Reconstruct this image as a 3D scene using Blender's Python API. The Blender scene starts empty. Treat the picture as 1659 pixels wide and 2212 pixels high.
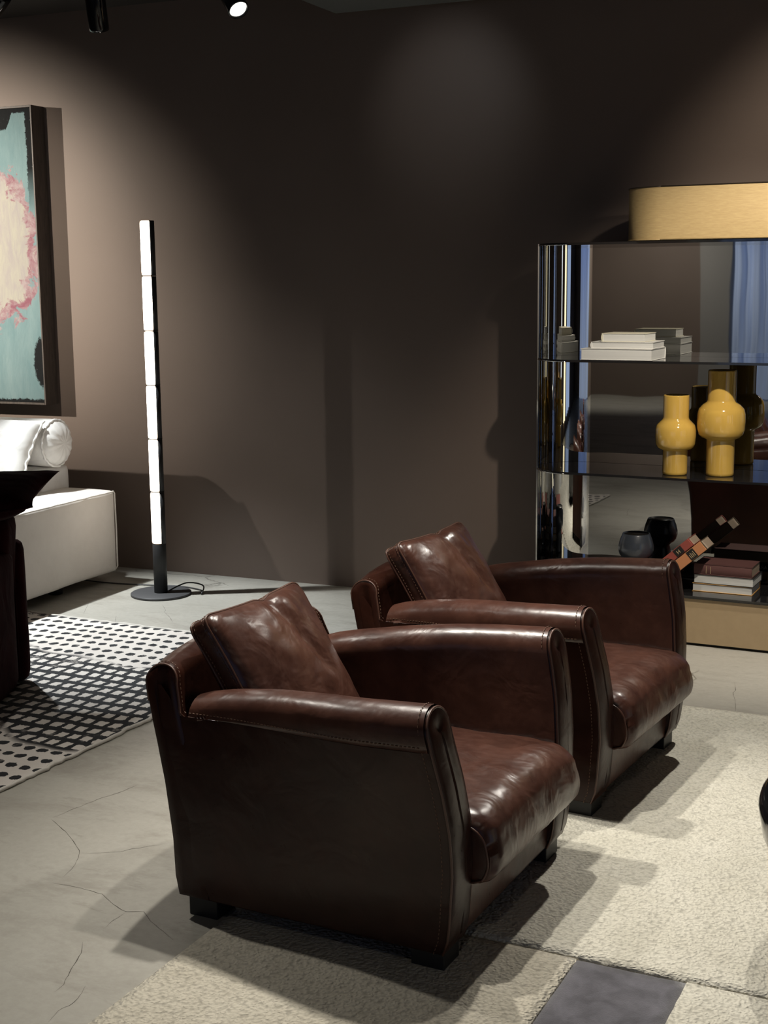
import bpy, bmesh, math, random
from mathutils import Vector, Matrix, noise
random.seed(7)
PI = math.pi
scene = bpy.context.scene
COL = scene.collection

# ------------------------------------------------------------------ camera
FPX = 2972.45
YAW, PITCH, ROLL = [math.radians(v) for v in (23.82671, 9.63101, -0.608395)]
fw = Vector((-math.sin(YAW)*math.cos(PITCH), math.cos(YAW)*math.cos(PITCH), -math.sin(PITCH)))
rt = Vector((math.cos(YAW), math.sin(YAW), 0)); up = rt.cross(fw)
r2 = rt*math.cos(ROLL)+up*math.sin(ROLL); u2 = up*math.cos(ROLL)-rt*math.sin(ROLL)
cam_data = bpy.data.cameras.new('camera'); cam = bpy.data.objects.new('camera', cam_data); COL.objects.link(cam)
cam.matrix_world = Matrix(((r2.x, u2.x, -fw.x, 0), (r2.y, u2.y, -fw.y, 0), (r2.z, u2.z, -fw.z, 1.50), (0, 0, 0, 1)))
cam_data.sensor_fit = 'HORIZONTAL'; cam_data.sensor_width = 36; cam_data.lens = FPX/1659*36
cam_data.clip_start = 0.05; cam_data.clip_end = 60
scene.camera = cam
scene.view_settings.view_transform = 'Standard'; scene.view_settings.look = 'None'
scene.view_settings.gamma = 1; scene.view_settings.use_curve_mapping = False
scene.view_settings.exposure = 0.0

# ------------------------------------------------------------------ world and lights
world = bpy.data.worlds.new('world'); scene.world = world; world.use_nodes = True
world.node_tree.nodes['Background'].inputs[0].default_value = (0.75, 0.85, 1.0, 1)
world.node_tree.nodes['Background'].inputs[1].default_value = 0.006

def spot(name, loc, tgt, power, color=(1, .93, .84), angle=60, blend=.6, size=.03):
    l = bpy.data.lights.new(name, 'SPOT'); l.energy = power; l.color = color
    l.spot_size = math.radians(angle); l.spot_blend = blend; l.shadow_soft_size = size
    o = bpy.data.objects.new(name, l); COL.objects.link(o); o.location = loc
    o.rotation_euler = (Vector(tgt)-Vector(loc)).to_track_quat('-Z', 'Y').to_euler()
    return o
def area(name, loc, tgt, power, sx, sy, color):
    l = bpy.data.lights.new(name, 'AREA'); l.energy = power; l.color = color; l.shape = 'RECTANGLE'; l.size = sx; l.size_y = sy
    o = bpy.data.objects.new(name, l); COL.objects.link(o); o.location = loc
    o.rotation_euler = (Vector(tgt)-Vector(loc)).to_track_quat('-Z', 'Y').to_euler(); return o
WARM = (1, .90, .76); NEUT = (1, .95, .86); COOL = (.93, .98, 1.0)
spot('spot_light_chairs', (-1.95, 3.55, 2.62), (-1.15, 2.9, 0), 180, NEUT, 70, .7)
spot('spot_light_chairs', (-1.40, 3.35, 2.62), (-0.75, 3.0, 0), 150, NEUT, 66, .7)
spot('spot_light_painting', (-7.4, 3.1, 2.68), (-5.25, 6.0, 1.70), 1500, WARM, 37, 1)
spot('spot_light_painting_fill', (-4.9, 3.2, 2.62), (-5.0, 6.0, 1.62), 330, WARM, 44, 1)
spot('spot_light_wall_low', (-7.4, 3.1, 2.68), (-3.9, 5.9, .6), 240, NEUT, 26, .9)
spot('spot_light_lamp_floor', (-4.5, 5.0, 2.62), (-3.45, 4.95, 0), 600, COOL, 50, .7)
spot('spot_light_shelf', (-0.35, 4.15, 2.62), (-0.85, 5.6, .9), 210, WARM, 62, .8)
spot('spot_light_shelf', (1.3, 4.2, 2.62), (0.15, 6.0, 1.85), 260, WARM, 52, .45)
spot('spot_light_front', (-0.2, 0.6, 2.62), (-1.2, 2.9, .2), 9, WARM, 80, .9)
spot('spot_light_floor_left', (-3.1, 3.0, 2.62), (-2.3, 2.5, 0), 85, NEUT, 76, .8)
spot('spot_light_back_highlight', (-0.6, 5.0, 2.62), (-.8, 4.2, .0), 185, NEUT, 80, .8)
spot('spot_light_wall_glow', (-2.3, 5.2, 2.6), (-2.3, 6.0, 2.28), 3.6, COOL, 62, 1)
spot('spot_light_rear_wall', (-4.6, -3.4, 2.62), (-4.9, -5.2, .5), 190, NEUT, 120, .9)
spot('spot_light_right_floor', (2.3, 3.2, 2.62), (2.0, 3.4, 0), 160, NEUT, 90, .9)

# ------------------------------------------------------------------ materials
class G:
    """tiny node-graph builder"""
    def __init__(s, name, color=(.5, .5, .5), rough=.5, metal=0., **kw):
        s.m = bpy.data.materials.new(name); s.m.use_nodes = True; s.t = s.m.node_tree; s.b = s.t.nodes['Principled BSDF']
        s.set('Base Color', color if not isinstance(color, tuple) else (*color, 1)); s.set('Roughness', rough); s.set('Metallic', metal)
        for k, v in kw.items(): s.set(k.replace('_', ' '), v)
    def set(s, k, v):
        if isinstance(v, bpy.types.NodeSocket): s.t.links.new(v, s.b.inputs[k])
        else: s.b.inputs[k].default_value = v
    def n(s, typ, ins=None, **props):
        x = s.t.nodes.new(typ)
        for k, v in props.items(): setattr(x, k, v)
        for k, v in (ins or {}).items():
            if isinstance(v, bpy.types.NodeSocket): s.t.links.new(v, x.inputs[k])
            else: x.inputs[k].default_value = v
        return x
    def coord(s, kind='Object'): return s.n('ShaderNodeTexCoord').outputs[kind]
    def map(s, v, scale=(1, 1, 1), rot=(0, 0, 0), loc=(0, 0, 0)):
        return s.n('ShaderNodeMapping', {'Vector': v, 'Scale': scale, 'Rotation': rot, 'Location': loc}).outputs[0]
    def noise(s, v, scale, detail=4, rough=.55, dist=0, out='Fac'):
        return s.n('ShaderNodeTexNoise', {'Vector': v, 'Scale': scale, 'Detail': detail, 'Roughness': rough, 'Distortion': dist}).outputs[out]
    def math(s, op, a, b=0., c=0.):
        return s.n('ShaderNodeMath', {0: a, 1: b, 2: c}, operation=op).outputs[0]
    def vmath(s, op, a, b):
        return s.n('ShaderNodeVectorMath', {0: a, 1: b}, operation=op).outputs[0]
    def ramp(s, f, a, b, c0=0., c1=1.):
        return s.n('ShaderNodeMapRange', {'Value': f, 'From Min': a, 'From Max': b, 'To Min': c0, 'To Max': c1}).outputs[0]
    def mix(s, f, a, b, blend='MIX'):
        x = s.n('ShaderNodeMix', data_type='RGBA', blend_type=blend)
        for i, v in ((0, f), (6, a), (7, b)):
            if isinstance(v, bpy.types.NodeSocket): s.t.links.new(v, x.inputs[i])
            else: x.inputs[i].default_value = (*v, 1) if isinstance(v, tuple) else v
        return x.outputs[2]
    def sep(s, v): return s.n('ShaderNodeSeparateXYZ', {0: v}).outputs
    def bump(s, h, strength=.3, dist=.01, normal=None):
        d = {'Height': h, 'Strength': strength, 'Distance': dist}
        if normal: d['Normal'] = normal
        o = s.n('ShaderNodeBump', d).outputs[0]; s.set('Normal', o); return o

def plain(name, color, rough=.5, metal=0., **kw): return G(name, color, rough, metal, **kw).m

def leather_mat(name, dark, light, wear):
    g = G(name); v = g.coord()
    a = g.noise(v, 5, 5, .6); b = g.noise(g.map(v, (1, 1.6, 1)), 22, 4, .65)
    f = g.math('MULTIPLY_ADD', g.ramp(a, .35, .75), .7, g.math('MULTIPLY', g.ramp(b, .45, .8), .35))
    geo = g.n('ShaderNodeNewGeometry').outputs['Normal']
    f2 = g.math('MULTIPLY', f, wear)
    g.set('Base Color', g.mix(f2, dark, light)); g.set('Roughness', g.ramp(b, .2, .8, .25, .38))
    g.set('Specular IOR Level', .27)
    w = g.noise(g.map(v, (1, 1, 1)), 9, 3, .5, .6); fine = g.noise(v, 260, 2)
    n1 = g.bump(fine, .05, .002); g.bump(w, .35, .012, n1)
    return g.m
LEATHER = leather_mat('brown_leather', (.018, .0055, .0035), (.062, .021, .012), .5)
LEATHER_W = leather_mat('worn_brown_leather', (.035, .0135, .0095), (.110, .045, .029), .85)
LEATHER_W.node_tree.nodes['Principled BSDF'].inputs['Specular IOR Level'].default_value = .46
def cushion_leather():
    m = LEATHER_W.copy(); m.name = 'creased_brown_leather'; t = m.node_tree
    bs = [n for n in t.nodes if n.type == 'BUMP']; last = [b for b in bs if b.inputs['Strength'].default_value > .2][0]
    last.inputs['Strength'].default_value = .55; last.inputs['Distance'].default_value = .016
    return m
LEATHER_C = cushion_leather()
PIPING = plain('leather_piping', (.075, .032, .02), .38)
THREAD = plain('tan_thread', (.14, .075, .045), .7)
BLACKWOOD = plain('black_wood', (.008, .008, .009), .45)

def wall_mat():
    g = G('taupe_paint', rough=.62); v = g.coord()
    n = g.noise(v, 1.3, 3); g.set('Base Color', g.mix(g.ramp(n, .3, .7), (.137, .101, .081), (.152, .113, .092)))
    g.bump(g.noise(v, 160, 3), .12, .002); return g.m
WALL = wall_mat()
CEIL = plain('dark_ceiling_paint', (.030, .025, .022), .8)
def floor_mat():
    g = G('polished_concrete'); v = g.coord()
    big = g.noise(v, .7, 5, .6); st = g.noise(g.map(v, (1, 2.4, 1), (0, 0, .45)), 1.8, 9, .72, .3); f = g.noise(v, 45, 5, .7)
    c = g.mix(g.ramp(big, .3, .7), (.33, .315, .275), (.42, .405, .36))
    c = g.mix(g.ramp(st, .50, .68, 0, .6), c, (.19, .17, .14))
    sc = g.noise(g.map(v, (1, 3.2, 1), (0, 0, .75)), 5, 8, .76, .3); c = g.mix(g.ramp(sc, .58, .72, 0, .6), c, (.17, .155, .125))
    c = g.mix(g.ramp(f, .35, .7, 0, .30), c, (.22, .20, .17))
    sp = g.noise(g.map(v, (1, 3.2, 1), (0, 0, .3)), 9, 6, .75, .3)
    c = g.mix(g.ramp(sp, .70, .76, 0, .75), c, (.10, .09, .075))
    dv = g.vmath('ADD', v, g.vmath('SCALE', g.noise(v, 2.5, 6, .6, 0, 'Color'), (0, 0, 0)))
    x = g.n('ShaderNodeVectorMath', {0: g.noise(v, 3.0, 9, .58, 0, 'Color')}, operation='SCALE'); x.inputs['Scale'].default_value = .20
    dv = g.vmath('ADD', v, x.outputs[0])
    vo = g.n('ShaderNodeTexVoronoi', {'Vector': dv, 'Scale': 1.15}, feature='DISTANCE_TO_EDGE').outputs['Distance']
    gate = g.ramp(g.noise(v, 1.1, 2), .56, .64)
    cr = g.math('MULTIPLY', g.ramp(vo, .0015, .006, 1, 0), gate)
    c = g.mix(g.math('MULTIPLY', cr, .8), c, (.07, .062, .05))
    g.set('Base Color', c); g.set('Roughness', g.ramp(st, .3, .75, .34, .55)); g.set('Specular IOR Level', .45)
    h = g.math('SUBTRACT', g.math('MULTIPLY', f, .35), cr); g.bump(h, .25, .004)
    return g.m
FLOOR = floor_mat()
def boucle(name, col, col2):
    g = G(name, rough=.95); v = g.coord()
    x = g.n('ShaderNodeVectorMath', {0: g.noise(v, 60, 2, .5, 0, 'Color')}, operation='SCALE'); x.inputs['Scale'].default_value = .012
    dv = g.vmath('ADD', v, x.outputs[0])
    vo = g.n('ShaderNodeTexVoronoi', {'Vector': dv, 'Scale': 125, 'Randomness': 1.}, feature='SMOOTH_F1'); d = vo.outputs['Distance']
    n = g.noise(v, 6, 4)
    c = g.mix(g.ramp(n, .3, .7), col, col2); c = g.mix(g.ramp(d, .42, .74, 0, .45), c, tuple(q*.33 for q in col))  # shade in the gaps between loops is put into the colour
    g.set('Base Color', c); h = g.math('SUBTRACT', 1., d); g.bump(h, .9, .007); g.set('Sheen Weight', .15)
    return g.m
CREAM = boucle('cream_boucle', (.56, .53, .44), (.64, .61, .52))
BEIGE = boucle('beige_boucle', (.47, .43, .345), (.54, .50, .41))
def velvet():
    g = G('plum_grey_velvet', rough=.9); v = g.coord()
    n = g.noise(v, 14, 5, .65, .4); g.set('Base Color', g.mix(g.ramp(n, .35, .68), (.040, .037, .047), (.105, .10, .12)))
    g.set('Sheen Weight', .5); g.bump(g.noise(v, 320, 3, .7), .5, .003); return g.m
VELVET = velvet()
def pattern_rug():
    g = G('black_and_ivory_weave', rough=.95); v = g.coord()
    x = g.n('ShaderNodeVectorMath', {0: g.noise(v, 55, 3, .6, 0, 'Color')}, operation='SCALE'); x.inputs['Scale'].default_value = .020
    x2 = g.n('ShaderNodeVectorMath', {0: g.noise(v, 3, 2, .5, 0, 'Color')}, operation='SCALE'); x2.inputs['Scale'].default_value = .05
    s = g.sep(g.vmath('ADD', g.vmath('ADD', v, x.outputs[0]), x2.outputs[0]))
    row = g.math('DIVIDE', s[1], .076); ri = g.math('FLOOR', row); rf = g.math('ABSOLUTE', g.math('SUBTRACT', g.math('FRACT', row), .5))
    u = g.math('ADD', g.math('DIVIDE', s[0], .057), g.math('MULTIPLY', g.math('MODULO', ri, 2.), .5))
    cf = g.math('ABSOLUTE', g.math('SUBTRACT', g.math('FRACT', u), .5))
    # signed measure: <0 inside the block
    d = g.math('MAXIMUM', g.math('MULTIPLY', cf, 1.18), g.math('MULTIPLY', rf, 1.30))
    el = g.math('SQRT', g.math('ADD', g.math('POWER', cf, 2.), g.math('POWER', g.math('MULTIPLY', rf, 1.35), 2.)))
    z1 = g.noise(g.map(v, (1, 1.1, 1), loc=(3.1, .7, 0)), 1.6, 2, .4)
    zone = g.ramp(g.math('ADD', g.math('ABSOLUTE', g.math('SUBTRACT', g.sep(v)[1], .30)), g.math('MULTIPLY', g.math('SUBTRACT', z1, .5), 1.1)), .44, .50, 1, 0)                      # 0 = black dots on ivory, 1 = ivory blocks on black
    rag = g.math('MULTIPLY', g.math('SUBTRACT', g.noise(v, 120, 3, .7), .5), .10)
    edge = g.math('MULTIPLY', g.math('SUBTRACT', 1., g.math('ABSOLUTE', g.math('SUBTRACT', g.math('MULTIPLY', zone, 2.), 1.))), .0)
    blk = g.ramp(g.math('ADD', d, rag), .365, .385)     # 1 = black outside block
    dot = g.ramp(g.math('ADD', el, rag), .335, .355, 1, 0)   # 1 = black inside dot
    worn = g.ramp(g.noise(g.map(v, loc=(9, 2, 0)), 2.1, 5, .7), .58, .66)
    fz = g.ramp(g.noise(v, 70, 4, .75), .45, .6)
    black = g.n('ShaderNodeMix', {0: zone, 2: dot, 3: blk}).outputs[0]
    black = g.math('MULTIPLY', black, g.math('SUBTRACT', 1., g.math('MULTIPLY', worn, fz)))
    iv = g.mix(g.noise(v, 5, 3), (.50, .45, .41), (.66, .62, .57))
    g.set('Base Color', g.mix(black, iv, (.010, .011, .013)))
    h = g.math('ADD', g.math('MULTIPLY', g.noise(v, 300, 3, .7), .5), g.math('MULTIPLY', black, -.6)); g.bump(h, .5, .005)
    return g.m
PATTERN = pattern_rug()
FRINGE = plain('ivory_fringe', (.55, .52, .47), .95)
def fabric(name, c1, c2, rough=.75, sc=7, bs=.25, sheen=0.):
    g = G(name, rough=rough); v = g.coord(); n = g.noise(v, sc, 5, .6)
    g.set('Base Color', g.mix(g.ramp(n, .3, .7), c1, c2)); g.set('Sheen Weight', sheen)
    n1 = g.bump(g.noise(v, 240, 2), .10, .002); g.bump(g.noise(v, 6, 3, .5, .8), bs, .03, n1); return g.m
SOFA = fabric('white_leather_upholstery', (.58, .56, .53), (.66, .64, .61), .6)
SOFA_S = fabric('pale_upholstery_side', (.56, .52, .47), (.64, .60, .55), .75, 4, .12)
BURG = fabric('burgundy_velvet', (.013, .0016, .002), (.026, .0035, .004), .95, 8, .3); BURG.node_tree.nodes['Principled BSDF'].inputs['Specular IOR Level'].default_value = .08
MIRROR = None
def mirror_mat(name, tint, bs):
    g = G(name, tint, .015, 1.); v = g.coord(); g.bump(g.noise(g.map(v, (1, 1, .45)), 2.6, 2, .4), bs, .02); return g.m
MIRROR = mirror_mat('smoked_mirror', (.42, .42, .41), .06)
STEEL = mirror_mat('polished_steel', (.82, .82, .80), .004)
SHELF = plain('smoked_black_glass', (.012, .012, .013), .04, 0., Specular_IOR_Level=.8)
STEELEDGE = plain('bright_metal_edge', (.7, .7, .68), .12, 1.)
def tan_mat():
    g = G('tan_nubuck_panel', rough=.55); v = g.coord()
    g.set('Base Color', g.mix(g.noise(v, 30, 4, .6), (.36, .265, .155), (.43, .32, .19))); g.bump(g.noise(v, 200, 2), .1, .001); return g.m
TAN = tan_mat()
def shade_mat():
    g = G('ochre_parchment_shade', rough=.6); v = g.coord()
    n = g.noise(g.map(v, (6, 6, 60)), 6, 4, .6); g.set('Base Color', g.mix(g.ramp(n, .3, .7), (.43, .30, .135), (.52, .38, .18))); return g.m
SHADE = shade_mat()
YELLOW = plain('mustard_glaze', (.62, .39, .085), .10, 0., Coat_Weight=.6, Coat_Roughness=.03)
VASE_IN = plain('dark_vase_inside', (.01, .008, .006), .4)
NAVY = plain('navy_glaze', (.040, .047, .060), .32, 0., Coat_Weight=.5)
BLACKMET = plain('black_metal', (.022, .022, .023), .5)
BASEMET = plain('charcoal_metal_base', (.050, .050, .052), .55)
GLOSSBLK = plain('gloss_black', (.006, .006, .007), .08)
def tube_mat():
    g = G('glowing_ribbed_glass'); v = g.coord(); z = g.sep(v)[2]
    f = g.math('ABSOLUTE', g.math('SUBTRACT', g.math('MULTIPLY', g.math('FRACT', g.math('DIVIDE', g.math('SUBTRACT', z, .252), .2545)), 2.), 1.))
    e = g.ramp(f, .72, 1.0)
    g.set('Base Color', (.8, .78, .75, 1)); g.set('Roughness', .2)
    g.set('Emission Color', g.mix(e, (1., .90, .78), (1., .72, .50))); g.set('Emission Strength', g.ramp(f, .75, 1.0, 7.0, 2.4)); return g.m
TUBE = tube_mat()
LENS = G('lit_lens', (.8, .8, .78), .3, 0., Emission_Color=(1, .97, .9, 1), Emission_Strength=1.6).m
PAGES = (lambda g: (g.set('Base Color', g.mix(g.noise(g.map(g.coord(), (2, 2, 900)), 1, 3), (.50, .50, .48), (.80, .80, .77))), g.m)[1])(G('book_pages', rough=.8))
OLDPAGES = plain('aged_pages', (.36, .28, .21), .85)
WHITEC = plain('white_cover', (.78, .77, .73), .4); CREAMC = plain('cream_cover', (.74, .70, .55), .45)
BURGC = plain('dusty_plum_cloth', (.115, .048, .044), .7); ORANGEC = plain('orange_cloth_spine', (.48, .20, .085), .7)
REDC = plain('faded_red_cloth', (.26, .055, .04), .7); OLIVEC = plain('olive_brown_board', (.085, .062, .035), .7)
BLACKC = plain('black_cover', (.012, .011, .010), .35); LABELC = plain('black_label', (.012, .011, .010), .5)
GOLD = plain('gilt_print', (.50, .38, .22), .5); INK = plain('dark_ink', (.03, .03, .03), .6); SILVER = plain('silver_print', (.85, .85, .82), .4)
def curtain_mat():
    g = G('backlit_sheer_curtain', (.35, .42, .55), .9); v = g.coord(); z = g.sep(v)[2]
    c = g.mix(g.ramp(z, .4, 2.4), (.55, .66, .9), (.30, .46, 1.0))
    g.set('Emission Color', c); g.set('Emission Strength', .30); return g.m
CURTAIN = curtain_mat()

# ------------------------------------------------------------------ helpers
def obj(name, bm, m, parent=None, smooth=True, loc=None):
    me = bpy.data.meshes.new(name); bmesh.ops.recalc_face_normals(bm, faces=bm.faces); bm.to_mesh(me); bm.free()
    if isinstance(m, (list, tuple)):
        for q in m: me.materials.append(q)
    elif m: me.materials.append(m)
    if smooth:
        me.polygons.foreach_set('use_smooth', [True]*len(me.polygons))
    o = bpy.data.objects.new(name, me); COL.objects.link(o)
    if parent: o.parent = parent
    if loc: o.location = loc
    return o
def tag(o, label, cat, group=None):
    o['label'] = label; o['category'] = cat
    if group: o['group'] = group
    return o
def thing(name, label, cat, loc=(0, 0, 0), rz=0, group=None):
    o = bpy.data.objects.new(name, None); COL.objects.link(o); o.location = loc; o.rotation_euler = (0, 0, rz); o.empty_display_size = .1
    return tag(o, label, cat, group)
def struct(name, bm, m, parent=None, smooth=False):
    o = obj(name, bm, m, parent, smooth); o['kind'] = 'structure'; return o
def box(bm, x0, x1, y0, y1, z0, z1, bev=0., seg=2, mi=0):
    r = bmesh.ops.create_cube(bm, size=1); vs = r['verts']
    for v in vs: v.co = Vector(((x0+x1)/2+v.co.x*(x1-x0), (y0+y1)/2+v.co.y*(y1-y0), (z0+z1)/2+v.co.z*(z1-z0)))
    fs = set(f for v in vs for f in v.link_faces)
    if mi:
        for f in fs: f.material_index = mi
    if bev:
        es = list(set(e for v in vs for e in v.link_edges))
        rr = bmesh.ops.bevel(bm, geom=es, offset=bev, segments=seg, affect='EDGES', profile=.5, clamp_overlap=True)
        if mi:
            for f in rr['faces']: f.material_index = mi
    return bm
def loft(bm, rings, closed=True, cap0=False, cap1=False):
    vs = [[bm.verts.new(p) for p in r] for r in rings]
    n = len(rings[0])
    for a, b in zip(vs, vs[1:]):
        for i in range(n if closed else n-1):
            j = (i+1) % n
            try: bm.faces.new((a[i], a[j], b[j], b[i]))
            except ValueError: pass
    if cap0: bm.faces.new(vs[0][::-1])
    if cap1: bm.faces.new(vs[-1])
    return vs
def lathe(bm, prof, seg=40, cx=0, cy=0):
    rings = [[(cx+r*math.cos(2*PI*k/seg), cy+r*math.sin(2*PI*k/seg), z) for k in range(seg)] for r, z in prof]
    return loft(bm, rings, True, prof[0][0] > .002, prof[-1][0] > .002)
def tube(bm, pts, r, seg=8, caps=True):
    pts = [Vector(p) for p in pts]; rings = []
    t0 = (pts[1]-pts[0]).normalized(); ref = Vector((0, 0, 1)) if abs(t0.z) < .9 else Vector((1, 0, 0))
    nrm = (ref-t0*ref.dot(t0)).normalized()
    for i, p in enumerate(pts):
        t = (pts[min(i+1, len(pts)-1)]-pts[max(i-1, 0)]).normalized()
        nrm = (nrm-t*nrm.dot(t)).normalized(); b = t.cross(nrm)
        rings.append([p+(nrm*math.cos(2*PI*k/seg)+b*math.sin(2*PI*k/seg))*r for k in range(seg)])
    loft(bm, rings, True, caps, caps)
def dashes(bm, pts, length=.0055, gap=.0045, w=.0011, lift=0.):
    """stitches along a polyline"""
    pts = [Vector(p) for p in pts]; L = 0; nxt = 0
    for a, b in zip(pts, pts[1:]):
        d = (b-a); ln = d.length
        if ln < 1e-6: continue
        d /= ln
        while nxt < L+ln:
            s = nxt-L; p = a+d*s; q = p+d*length
            side = d.orthogonal().normalized()*w; o2 = d.cross(side.normalized())*w
            ring = [side, o2, -side, -o2]
            va = [bm.verts.new(p+k) for k in ring]; vb = [bm.verts.new(q+k) for k in ring]
            for i in range(4): bm.faces.new((va[i], va[(i+1) % 4], vb[(i+1) % 4], vb[i]))
            bm.faces.new(va[::-1]); bm.faces.new(vb)
            nxt += length+gap
        L += ln
def lerp(a, b, t): return a+(b-a)*t
def copy_tree(o, parent=None):
    c = o.copy(); COL.objects.link(c)
    if parent: c.parent = parent
    for ch in list(o.children): copy_tree(ch, c)
    return c
def interp(tab, x):
    if x <= tab[0][0]: return tab[0][1]
    for (a, va), (b, vb) in zip(tab, tab[1:]):
        if x <= b: return va+(vb-va)*(x-a)/(b-a)
    return tab[-1][1]
def sm(t): t = max(0, min(1, t)); return t*t*(3-2*t)

# ------------------------------------------------------------------ the room
bm = bmesh.new(); box(bm, -8.5, 4.2, -5.6, 6.2, -.12, 0); floor = struct('floor', bm, FLOOR)
CRACKS = [[(-2.367, 3.0), (-2.277, 2.944), (-2.226, 2.906), (-2.158, 2.848), (-2.145, 2.83), (-2.122, 2.785), (-2.106, 2.743), (-2.099, 2.694)] ,
[(-2.367, 3.0), (-2.358, 3.063), (-2.33, 3.182), (-2.299, 3.267), (-2.288, 3.325)] ,
[(-2.148, 2.835), (-2.099, 2.856), (-2.053, 2.884), (-2.021, 2.924), (-1.974, 2.976)] ,
[(-2.115, 2.658), (-2.023, 2.658), (-1.948, 2.652), (-1.898, 2.62), (-1.854, 2.598), (-1.834, 2.592), (-1.798, 2.61), (-1.754, 2.573), (-1.703, 2.543), (-1.65, 2.511)] ,
[(-1.834, 2.592), (-1.837, 2.559), (-1.836, 2.524), (-1.836, 2.498)] ,
[(-1.697, 2.101), (-1.705, 2.151), (-1.698, 2.18), (-1.697, 2.209), (-1.715, 2.26)] ,
[(-1.84, 2.425), (-1.811, 2.377), (-1.784, 2.297), (-1.765, 2.25), (-1.761, 2.209)] ,
[(-3.739, 5.05), (-3.806, 5.168), (-3.852, 5.25)] ,
[(-3.504, 4.958), (-3.582, 5.083)] ,
[(-3.511, 5.352), (-3.429, 5.256), (-3.415, 5.223), (-3.327, 5.136), (-3.271, 5.067)] ,
[(-3.415, 5.223), (-3.46, 5.196), (-3.505, 5.15)] ,
[(-0.811, 5.059), (-0.792, 4.966), (-0.792, 4.922), (-0.761, 4.792), (-0.745, 4.674)] ]
crack_m = plain('crack_dirt', (.075, .066, .054), .9)
for ci, line in enumerate(CRACKS):
    b = bmesh.new(); pts = []
    for (xa, ya), (xb, yb) in zip(line, line[1:]):
        n = max(2, int(math.hypot(xb-xa, yb-ya)/.012))
        for k in range(n):
            x, y = lerp(xa, xb, k/n), lerp(ya, yb, k/n); j = .005*noise.noise(Vector((x*40, y*40, ci))); pts.append(Vector((x+j, y-j, 0)))
    pts.append(Vector((*line[-1], 0))); L_, R_2 = [], []
    for i, p in enumerate(pts):
        d = (pts[min(i+1, len(pts)-1)]-pts[max(i-1, 0)]).normalized(); w_ = .0011*(.35+1.3*abs(noise.noise(Vector((i*.23, ci*3, 0)))))*min(1, i/4, (len(pts)-1-i)/4+.1)
        s_ = Vector((-d.y, d.x, 0))*w_; L_.append(b.verts.new(p+s_+Vector((0, 0, .0003)))); R_2.append(b.verts.new(p-s_+Vector((0, 0, .0003))))
    for i in range(len(pts)-1): b.faces.new((L_[i], L_[i+1], R_2[i+1], R_2[i]))
    obj('crack', b, crack_m, floor, False)
bm = bmesh.new(); box(bm, -8.5, 4.2, -5.6, 6.2, 2.84, 2.95); struct('ceiling', bm, CEIL)
bm = bmesh.new(); box(bm, -8.5, 4.2, 6.0, 6.2, 0, 2.84); struct('wall_back', bm, WALL)
bm = bmesh.new(); box(bm, -8.5, -8.3, -5.4, 6.0, 0, 2.84); struct('wall_left', bm, WALL)
bm = bmesh.new(); box(bm, 4.0, 4.2, -5.4, 6.0, 0, 2.84); struct('wall_right', bm, WALL)
# wall behind the camera, with a curtained window that the smoked mirror shows
bm = bmesh.new(); box(bm, -8.3, -3.85, -5.6, -5.2, 0, 2.84); box(bm, 0.9, 4.0, -5.6, -5.2, 0, 2.84); box(bm, -3.85, .9, -5.6, -5.2, 2.55, 2.84)
struct('wall_front', bm, WALL)
bm = bmesh.new(); box(bm, -3.85, .9, -5.56, -5.5, .0, 2.55)
w = struct('window_1', bm, plain('dusk_glass', (.05, .08, .14), .1, 0., Emission_Color=(.35, .5, 1, 1), Emission_Strength=.25))
bm = bmesh.new(); box(bm, -4.2, -3.85, -5.2, -4.95, 0, 2.84); struct('column_1', bm, plain('grey_plaster', (.22, .21, .20), .8))
bm = bmesh.new()
rows = []
for k in range(2):
    rows.append([(-3.84+4.7*i/260, -5.02+.05*math.sin(i*.55)+.02*math.sin(i*1.7), .02 if k == 0 else 2.5) for i in range(261)])
loft(bm, rows, False)
cu = obj('sheer_curtain', bm, CURTAIN); tag(cu, 'blue-grey sheer curtain reflected in the smoked mirror panel', 'curtain')
md = cu.modifiers.new('t', 'SOLIDIFY'); md.thickness = .004
for nm, y0, y1, col, st in (('added_glow_2', -.9, 1.1, (.50, .66, 1.), .55), ('added_glow_3', 1.7, 2.1, (1., .86, .55), 1.6), ('added_glow_4', 3.0, 3.35, (.9, .95, 1.), .9)):  # unseen glowing panels, added so the curved steel end reflects bright stripes
    bm = bmesh.new(); box(bm, 3.97, 4.0, y0, y1, .15, 2.45)
    struct(nm, bm, plain(nm+'_emission', (.1, .1, .1), .3, 0., Emission_Color=(*col, 1), Emission_Strength=st))
# dropped ceiling panel whose corner shows at the top edge
bm = bmesh.new(); box(bm, -2.80, 1.2, 5.35, 5.86, 2.68, 2.84)
o = struct('soffit_1', bm, plain('grey_soffit', (.10, .105, .10), .8))

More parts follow.
